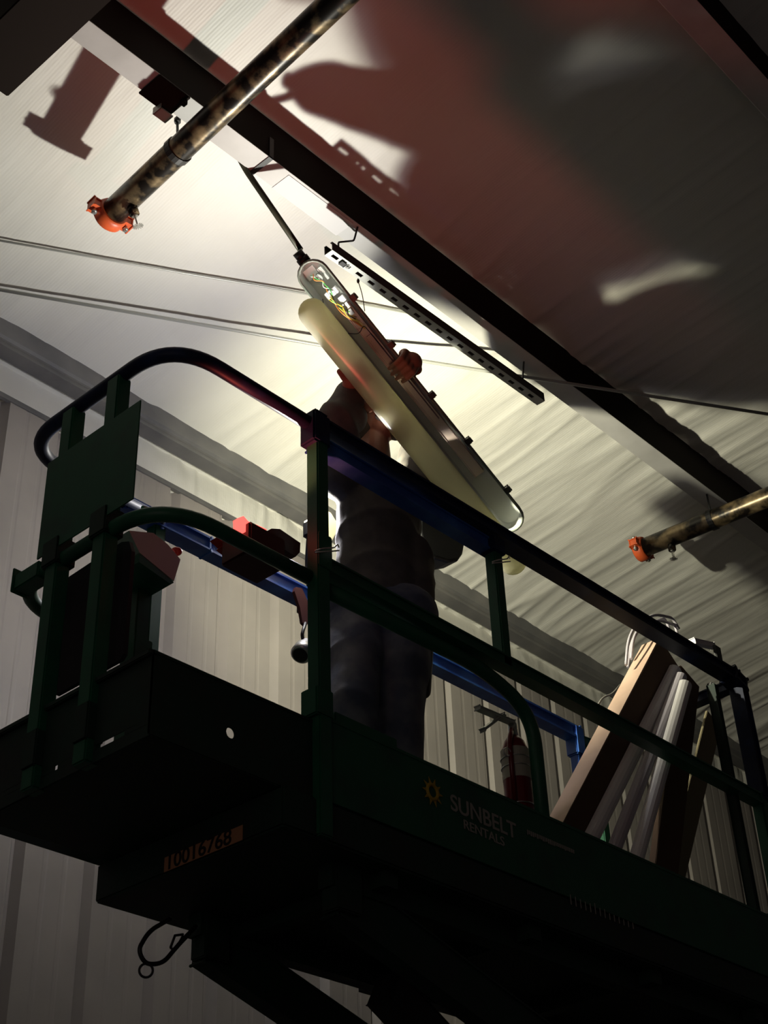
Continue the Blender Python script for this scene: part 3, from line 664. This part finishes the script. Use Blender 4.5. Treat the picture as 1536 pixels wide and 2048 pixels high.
lean('carton', ext(b0, b1, 1.6), b1, .13, .03, 'dark brown flattened carton leaning right of the lens covers', 'box', M_CARDD)
b0 = at(1340, 1720, 1, 2.64); b1 = at(1415, 1420, 1, 2.64)
lean('board', ext(b0, b1, 1.6), b1, .10, .012, 'beige board leaning behind the brown carton', 'board', M_BEIGE)
cc = empty('cable_coil', at(1300, 1260, 1, 2.60), 'coil of pale grey cable draped over the far right rail and carton', 'cable')
yc = 2.60
for k, q in enumerate([[(1252, 1330), (1256, 1280), (1272, 1248), (1310, 1228), (1345, 1236), (1358, 1258)], [(1262, 1318), (1266, 1275), (1284, 1248), (1320, 1240), (1350, 1250), (1355, 1270)], [(1256, 1335), (1262, 1285), (1282, 1252), (1330, 1236), (1340, 1262)]]):
    MB().tube(fillet([at(x, y, 1, yc + .02 * k) for x, y in q], .06, 6), .006, 8).obj('cable_loop', M_LAV, cc)
o = MB().bar(at(1385, 1283, 1, 2.42), at(1425, 1292, 1, 2.42), .02, .02).obj('pale_tube_end', M_WHITEP); tag(o, 'short pale tube end sticking out above the rail corner', 'tube')
o = MB().tube(fillet([at(1190, 1420, 1, 2.75), at(1205, 1395, 1, 2.75), at(1225, 1388, 1, 2.75), at(1240, 1370, 1, 2.75)], .03, 5), .004, 8).obj('loose_wire', M_STEEL); tag(o, 'thin loose wire end left of the long carton', 'wire')

# ---------------------------------------------------------------- light fixture: conduit, housing, lens
CT = at(493, 342, 2, pz + .0); CB = at(601, 500, 1, 2.74)
cd_ = empty('flexible_conduit', CB, 'olive conduit running from the purlin down to the light fixture', 'conduit')
MB().tube(fillet([CT + Vector((-.04, -.01, .02)), CT, CB], .04, 5), .0115, 12).obj('conduit', M_COND, cd_)
HT = at(610, 524, 1, 2.733); HB = at(1034, 1052, 1, 2.69)
ax = (HB - HT); HL = ax.length; ax.normalize(); HC = (HT + HB) / 2
view = HC.normalized() * -1
n0 = (view - ax * view.dot(ax)).normalized(); n0 = (Matrix.Rotation(rad(12), 3, ax) @ n0)   # opening direction
w0 = n0.cross(ax).normalized()
if w0.dot(Vector(RM[0])) < 0: w0 = -w0                    # w0 points to the photo's right
def F(s, w, n): return HC + ax * s + w0 * w + n0 * n
MB().tube([F(-HL / 2 - .045, 0, 0), F(-HL / 2 - .0, 0, 0)], .019, 12).tube([F(-HL / 2 - .02, 0, 0), F(-HL / 2 + .004, 0, 0)], .024, 8).obj('cable_gland', M_BLACK, cd_)
fx_ = empty('light_fixture', HB, 'opened vapour tight light fixture housing held up by the worker', 'light fixture')
def stadium(hl, hw, n=10):
    pts = []
    for k in range(n + 1): an = pi / 2 + pi * k / n; pts.append((-hl + hw + cos(an) * hw, sin(an) * hw))
    for k in range(n + 1): an = -pi / 2 + pi * k / n; pts.append((hl - hw + cos(an) * hw, sin(an) * hw))
    return pts
def shell(levels, Fn, close_last=True, close_first=False):
    m_ = MB(); rings = []
    for hl, hw, n in levels: rings.append([m_.bm.verts.new(Fn(s, w, n)) for s, w in stadium(hl, hw)])
    k = len(rings[0])
    for a, b in zip(rings, rings[1:]):
        for i in range(k): f = m_.bm.faces.new((a[i], a[(i + 1) % k], b[(i + 1) % k], b[i])); f.smooth = True
    if close_last: m_.bm.faces.new(rings[-1])
    if close_first: m_.bm.faces.new(list(reversed(rings[0])))
    return m_
hw, hl = .055, HL / 2
ho = shell([(hl, hw, .0), (hl, hw, .032), (hl - .005, hw - .005, .032), (hl - .005, hw - .005, 0), (hl - .014, hw - .014, -.028)], F).obj('housing', M_FIX, fx_)
shell([(hl, hw, 0), (hl - .004, hw - .004, -.012), (hl - .016, hw - .016, -.034)], F).obj('housing_back', M_FIX, fx_)
shell([(hl + .004, hw + .004, .024), (hl + .004, hw + .004, .034), (hl - .004, hw - .004, .036), (hl - .005, hw - .005, .030)], F, False).obj('gasket_rim', M_FIXD, fx_)
# inside parts
MB().obox(F(-.02, .012, -.010), ax, w0, n0, .40, .017, .008, .003).obj('gear_tray', M_TRAY, fx_)
MB().obox(F(-.08, .012, .002), ax, w0, n0, .20, .010, .006, .002).obj('led_driver', M_TRAY, fx_)
MB().obox(F(-hl + .045, -.012, -.018), ax, w0, n0, .020, .022, .002).obj('paper_label', M_WHITEP, fx_)
for k, (s, w) in enumerate(((.05, .026), (.062, .010), (.075, .024))): MB().obox(F(-hl + s + .01, w, -.010), ax, w0, n0, .012, .007, .010, .002).obj('mount_boss', M_FIX, fx_)
tb = MB()
for k in range(4): tb.obox(F(-hl + .145, -.012 + k * .012, .0), ax, w0, n0, .012, .005, .010, .001)
tb.obj('terminal_block', M_WHITEP, fx_)
tb = MB()
for k in range(3): tb.obox(F(-hl + .185 + k * .028, .022 - .004 * k, .0), ax, w0, n0, .011, .010, .008, .001)
tb.obj('terminal_block', M_WHITEP, fx_)
random.seed(11)
for k in range(9):
    mt = (M_YEL, M_ORW, M_GRW, M_YEL, M_WHITEP, M_ORW, M_YEL, M_GRW, M_BLACK)[k]
    s0 = -hl + (.05 if k in (1, 2, 4) else .15); s1 = -hl + .15 + (.0 if k in (1, 2, 4) else random.uniform(.08, .17)); pts = []
    for j in range(6):
        t = j / 5; pts.append(F(s0 + (s1 - s0) * t, -.008 + .02 * t + random.uniform(-.012, .012), .006 + random.uniform(-.004, .012)))
    MB().tube(fillet(pts, .02, 4), .0018, 6).obj('wire', mt, fx_)
MB().tube(fillet([F(-hl + .14, -.03, .02), F(-hl + .2, -.06, .035), F(-hl + .2, -.04, .01)], .02, 4), .0016, 6).obj('wire', M_BLACK, fx_)
MB().tube(fillet([F(-hl + .28, -.05, .03), F(-hl + .32, .0, .04), F(-hl + .30, .03, .03), F(-hl + .42, .03, .02)], .03, 4), .0016, 6).obj('wire', M_BLACK, fx_)
tipw = F(-hl + .17, .108, .0); MB().tube(fillet([F(-hl + .27, .058, .0), F(-hl + .22, .088, .0), tipw], .02, 4), .0016, 6).sphere(tipw, .007, (.8, .8, 1.6), 8).obj('indicator_lead', M_COND, fx_)
MB().obox(F(.02 - .13, .02, .014), ax, w0, n0, .022, .02, .002).obj('paper_label', M_WHITEP, fx_)
for s in (-.44, -.215, .03, .255, .50):
    c0 = F(s * HL / 1.3, hw + .008, .026); MB().obox(c0, ax, w0, n0, .010, .008, .014, .002).obox(c0 + w0 * .010 + n0 * .010, ax, w0 + n0 * .4, n0, .009, .006, .003, .001).obj('latch', M_DSTEEL, fx_)
    c0 = F(s * HL / 1.3 + .03, -hw - .006, .022); MB().obox(c0, ax, w0, n0, .010, .006, .014, .002).obj('latch', M_FIXD, fx_)

# lens cover held in front of the housing
LT = at(607, 603, 1, 2.71); LB = at(1042, 1144, 1, 2.66)
ax2 = (LB - LT); LL = ax2.length; ax2.normalize(); LC = (LT + LB) / 2; v2 = -LC.normalized()
n2 = (v2 - ax2 * v2.dot(ax2)).normalized(); n2 = Matrix.Rotation(rad(6), 3, ax2) @ n2; w2 = n2.cross(ax2).normalized()
def G(s, w, n): return LC + ax2 * s + w2 * w + n2 * n
hw2, hl2 = .050, LL / 2
lc = shell([(hl2, hw2, -.012), (hl2, hw2, .004), (hl2 - .004, hw2 - .004, .014), (hl2 - .014, hw2 - .014, .022), (hl2 - .03, hw2 - .03, .025)], G)
o = lc.obj('diffuser_lens', M_LENS); tag(o, 'long frosted diffuser lens with rounded ends held in front of the fixture', 'lens cover')
for p in o.data.polygons: p.use_smooth = True

# ---------------------------------------------------------------- the worker
def capsule(bm, a, b, ra, rb, side=None, fl=1.0, n=18):
    """tapered capsule; cross-section flattened by fl across `side`"""
    a = Vector(a); b = Vector(b); t = (b - a).normalized()
    u = Vector(side) if side is not None else t.orthogonal()
    u = (u - t * u.dot(t)).normalized(); w = t.cross(u); rings = []
    st = [(a - t * ra * cos(k * pi / 10), ra * sin(k * pi / 10)) for k in range(1, 6)] + [(a.lerp(b, .5), (ra + rb) / 2)] + [(b + t * rb * sin(k * pi / 10), rb * cos(k * pi / 10)) for k in range(0, 5)]
    for c_, r_ in st: rings.append([bm.verts.new(c_ + (u * cos(2 * pi * k / n) + w * sin(2 * pi * k / n) * fl) * r_) for k in range(n)])
    for A_, B_ in zip(rings, rings[1:]):
        for k in range(n): bm.faces.new((A_[k], A_[(k + 1) % n], B_[(k + 1) % n], B_[k]))
    bm.faces.new(list(reversed(rings[0]))); bm.faces.new(rings[-1])
def ball(bm, c, r, sc=(1, 1, 1), R_=None):
    q = bmesh.ops.create_uvsphere(bm, u_segments=20, v_segments=14, radius=1)
    for v in q['verts']:
        p = Vector((v.co.x * r * sc[0], v.co.y * r * sc[1], v.co.z * r * sc[2]))
        if R_: p = R_ @ p
        v.co = Vector(c) + p
def fuse(bm, vox, smooth=6, disp=None):
    """union everything into one continuous surface"""
    bmesh.ops.recalc_face_normals(bm, faces=bm.faces)
    me = bpy.data.meshes.new('f'); bm.to_mesh(me); bm.free(); ob = bpy.data.objects.new('f', me); COL.objects.link(ob)
    r_ = ob.modifiers.new('r', 'REMESH'); r_.mode = 'VOXEL'; r_.voxel_size = vox; r_.use_smooth_shade = True
    s_ = ob.modifiers.new('s', 'SMOOTH'); s_.iterations = smooth; s_.factor = .5
    bpy.context.view_layer.update()
    out = bpy.data.meshes.new_from_object(ob.evaluated_get(bpy.context.evaluated_depsgraph_get())); bpy.data.objects.remove(ob)
    if disp:
        n = len(out.vertices); co = np.empty(n * 3); out.vertices.foreach_get('co', co); co = co.reshape(-1, 3)
        no = np.empty(n * 3); out.vertices.foreach_get('normal', no); no = no.reshape(-1, 3)
        co = co + no * disp(co)[:, None]; out.vertices.foreach_set('co', co.ravel()); out.update()
    return out
Y_ = 2.83
pelvis = at(760, 1235, 1, Y_); waist = at(758, 1150, 1, Y_); chest = at(757, 1040, 1, Y_); neck0 = at(752, 950, 1, Y_); neck1 = at(748, 893, 1, Y_ - .01)
shR = at(682, 960, 1, 2.86); shL = at(822, 1000, 1, 2.79)
elR = at(674, 842, 1, 2.82); wrR = at(700, 787, 1, 2.80); haR = at(716, 763, 1, 2.69)
elL = at(842, 897, 1, 2.92); wrL = F(-.06, .015, -.090); haL = F(-.105, .068, -.045)
hipR = at(712, 1235, 1, 2.88); hipL = at(806, 1250, 1, 2.78)
knR = at(706, 1405, 1, 2.80); knL = at(800, 1430, 1, 2.77)
anR = Vector((knR.x + .0, knR.y + .03, 1.66)); anL = Vector((knL.x + .02, knL.y + .05, 1.66))
SH = (shL - shR).normalized()
fwd = Vector((.86, -.50, 0)).normalized()
pr = empty('person', (3.12, 2.83, DZ), 'worker in dark jacket and jeans on the lift, arms raised to the light fixture', 'person')
bm = bmesh.new()
capsule(bm, pelvis, waist, .135, .125, SH, .72); capsule(bm, waist, chest, .13, .15, SH, .68); capsule(bm, chest, neck0 - Vector((0, 0, .06)), .15, .10, SH, .65)
capsule(bm, shR, shL, .058, .058); capsule(bm, neck0 - Vector((0, 0, .04)), neck1 + Vector((0, 0, .02)), .062, .055)
for s_, e_, w_ in ((shR, elR, wrR), (shL, elL, wrL)): capsule(bm, s_, e_, .052, .043); capsule(bm, e_, w_, .043, .027)
for h_, k_, a_ in ((hipR, knR, anR), (hipL, knL, anL)): capsule(bm, h_, k_, .085, .058); capsule(bm, k_, a_, .058, .036); capsule(bm, a_ - Vector((0, 0, .05)), a_ + fwd * .14 - Vector((0, 0, .06)), .038, .028)
# head: cranium, jaw, nose, brow, ears; looking up past the lens
HCt = at(745, 838, 1, 2.81); look = Vector((.50, -.76, .30)).normalized(); hs = look.cross(Vector((0, 0, 1))).normalized(); hu = hs.cross(look)
HR = Matrix((look, -hs, hu)).transposed()
def Hd(f, s, u): return HCt + look * f - hs * s + hu * u
ball(bm, Hd(-.012, 0, .025), .1, (.98, .78, .92), HR)
ball(bm, Hd(.028, 0, -.030), .1, (.66, .60, .80), HR)
ball(bm, Hd(.062, 0, -.085), .03, (1.0, 1.1, .8), HR)
capsule(bm, Hd(.085, 0, .022), Hd(.108, 0, -.018), .010, .016)
ball(bm, Hd(.076, 0, .038), .02, (.7, 2.4, .6), HR)
for s in (1, -1):
    ball(bm, Hd(-.005, .079 * s, .0), .03, (.75, .3, 1.1), HR); ball(bm, Hd(.066, .036 * s, -.015), .022, (1, 1.1, 1), HR)
ball(bm, Hd(.090, 0, -.048), .013, (.8, 1.9, .55), HR); ball(bm, Hd(.087, 0, -.060), .012, (.8, 1.7, .55), HR)
# left hand closed over the housing edge
pc = F(-.105, .072, -.012); capsule(bm, wrL, F(-.10, .070, -.040), .028, .030); ball(bm, pc, .04, (1, 1, 1)); 
capsule(bm, F(-.145, .070, -.015), F(-.075, .070, -.015), .022, .022)
for k, (ds, ln) in enumerate(((-.152, .92), (-.129, 1.0), (-.106, .96), (-.084, .80))):
    k0 = F(ds, .078, .010); k1 = F(ds + .002, .066, .048); k2 = F(ds + .004, .066 - .040 * ln, .054); k3 = F(ds + .006, .066 - .066 * ln, .040)
    capsule(bm, F(ds, .075, -.02), k0, .012, .0115, n=10); capsule(bm, k0, k1, .0115, .0105, n=10); capsule(bm, k1, k2, .0105, .0095, n=10); capsule(bm, k2, k3, .0095, .008, n=10)
capsule(bm, F(-.09, .05, -.045), F(-.12, -.0, -.052), .014, .012, n=10); capsule(bm, F(-.12, 0, -.052), F(-.15, -.03, -.045), .012, .010, n=10)
# right hand holding the edge of the lens
Gx = lambda s, w, n: G(s, w, n)
s0 = (haR - LC).dot(ax2); pal = G(s0 - .0, -.058, -.030); capsule(bm, wrR, pal, .026, .028)
for k, (ds, ln) in enumerate(((-.034, .92), (-.012, 1.0), (.010, .95), (.031, .8))):
    k0 = G(s0 + ds, -.060, -.030); k1 = G(s0 + ds - .008, -.040, -.036); k2 = G(s0 + ds - .014, -.005 * ln, -.030); k3 = G(s0 + ds - .016, .018 * ln, -.024)
    capsule(bm, k0, k1, .0115, .0105, n=10); capsule(bm, k1, k2, .0105, .0095, n=10); capsule(bm, k2, k3, .0095, .008, n=10)
capsule(bm, G(s0 - .03, -.058, -.02), G(s0 - .06, -.056, -.002), .014, .011, n=10); pass
me = fuse(bm, .0038, 3); link('body', me, M_SKIN, pr)
for s in (1, -1): MB().sphere(Hd(.074, .031 * s, .016), .012).obj('eye', M_WHITEP, pr)
bm = bmesh.new(); ball(bm, Hd(-.022, 0, .038), .1, (1.0, .82, .92), HR); ball(bm, Hd(-.055, 0, -.01), .085, (.6, .85, .9), HR)
link('hair', fuse(bm, .006, 4), M_HAIR, pr)
bm = bmesh.new(); ball(bm, Hd(.060, 0, -.096), .040, (.9, 1.05, .55), HR)
for s in (1, -1): capsule(bm, Hd(.052, .035 * s, -.085), Hd(.012, .060 * s, -.045), .016, .010)
link('beard', fuse(bm, .005, 3), M_HAIR, pr)
def creases(sc, amp, sd):
    def f(co):
        w = co[:, 2] * sc + 1.5 * vnoise(co[:, 0] * 5, co[:, 1] * 5 + co[:, 2] * 2, sd)
        n = vnoise(w + co[:, 0] * sc * .5, co[:, 0] * 4 + co[:, 1] * 6, sd + 1)
        return amp * ((1 - np.abs(2 * n - 1)) ** 2 - .3)
    return f
bm = bmesh.new()
capsule(bm, at(764, 1222, 1, Y_), waist, .150, .148, SH, .80); capsule(bm, waist, chest, .150, .162, SH, .74); capsule(bm, chest, neck0 - Vector((0, 0, .07)), .162, .115, SH, .70)
capsule(bm, shR, shL, .070, .070); capsule(bm, neck0 - Vector((0, 0, .05)), neck0 - Vector((0, 0, .0)), .085, .075)
capsule(bm, at(822, 1110, 1, 2.77), at(828, 1205, 1, 2.76), .075, .070)
capsule(bm, shR, elR, .078, .072); capsule(bm, elR, at(702, 838, 1, 2.80), .070, .060); capsule(bm, elR, wrR.lerp(elR, .12), .066, .056); capsule(bm, shL, elL, .082, .076); capsule(bm, elL, wrL.lerp(elL, .25), .072, .046)
ball(bm, at(708, 918, 1, 2.91), .095, (1, .8, 1.0))  # unseen hood lump, added to block the lamp like the widened left sleeve
link('jacket', fuse(bm, .009, 4, creases(9, .009, 30)), M_JACK, pr)
bm = bmesh.new()
capsule(bm, hipR + Vector((0, 0, .03)), hipL + Vector((0, 0, .03)), .118, .118, SH, 1)
for h_, k_, a_ in ((hipR, knR, anR), (hipL, knL, anL)): capsule(bm, h_, k_, .104, .078); capsule(bm, k_, a_, .078, .066)
link('jeans', fuse(bm, .009, 4, creases(8, .009, 40)), M_JEAN, pr)
for a_ in (anR, anL):
    bm = bmesh.new(); capsule(bm, a_ + Vector((0, 0, .02)), a_ - Vector((0, 0, .05)), .052, .05)
    capsule(bm, Vector((a_.x, a_.y, DZ + .042)) - fwd * .03, Vector((a_.x, a_.y, DZ + .040)) + fwd * .16, .042, .038)
    link('boot', fuse(bm, .007, 3), M_BOOT, pr)
# undershirt edge catching the light, collar flap and tool pouch
bm = bmesh.new(); capsule(bm, at(676, 930, 1, 2.88), at(672, 975, 1, 2.88), .038, .034); link('shirt_tail', fuse(bm, .007, 3, creases(20, .006, 50)), M_SHIRT, pr)
bm = bmesh.new(); capsule(bm, at(852, 1300, 1, 2.72), at(846, 1380, 1, 2.72), .028, .03, SH, .6); link('tool_pouch', fuse(bm, .007, 2), M_BLACK, pr)

bg = empty('shoulder_bag', at(895, 1100, 1, 2.98), 'black shoulder bag with a clear buckle hanging beside the worker', 'bag')
q = [(842, 1005), (905, 1018), (934, 1050), (934, 1072), (927, 1108), (918, 1121), (900, 1124), (872, 1116), (850, 1102), (840, 1060)]
m_ = MB(); m_.prism([at(x, y, 1, 2.96) for x, y in q], (0, .09, 0))
me = m_.mesh(); o = link('bag_body', me, M_BLACK, bg); bv = o.modifiers.new('b', 'BEVEL'); bv.width = .012; bv.segments = 3
MB().tube(fillet([at(850, 1040, 1, 2.95), at(830, 1005, 1, 2.545), at(812, 965, 1, 2.56)], .05, 5), .010, 8).obj('strap', M_BLACK, bg)
c0 = at(833, 1018, 1, 2.53); MB().obox(c0, (1, -.2, -.3), (0, 0, 1), (-.3, -1, 0), .012, .024, .006, .003).obj('buckle', M_GALV, bg)

# ---------------------------------------------------------------- put everything on the hall floor (camera-relative -> world)
for o in list(scene.objects):
    if o.parent is None and o.type in {'MESH', 'EMPTY'}: o.location.z += CAMZ
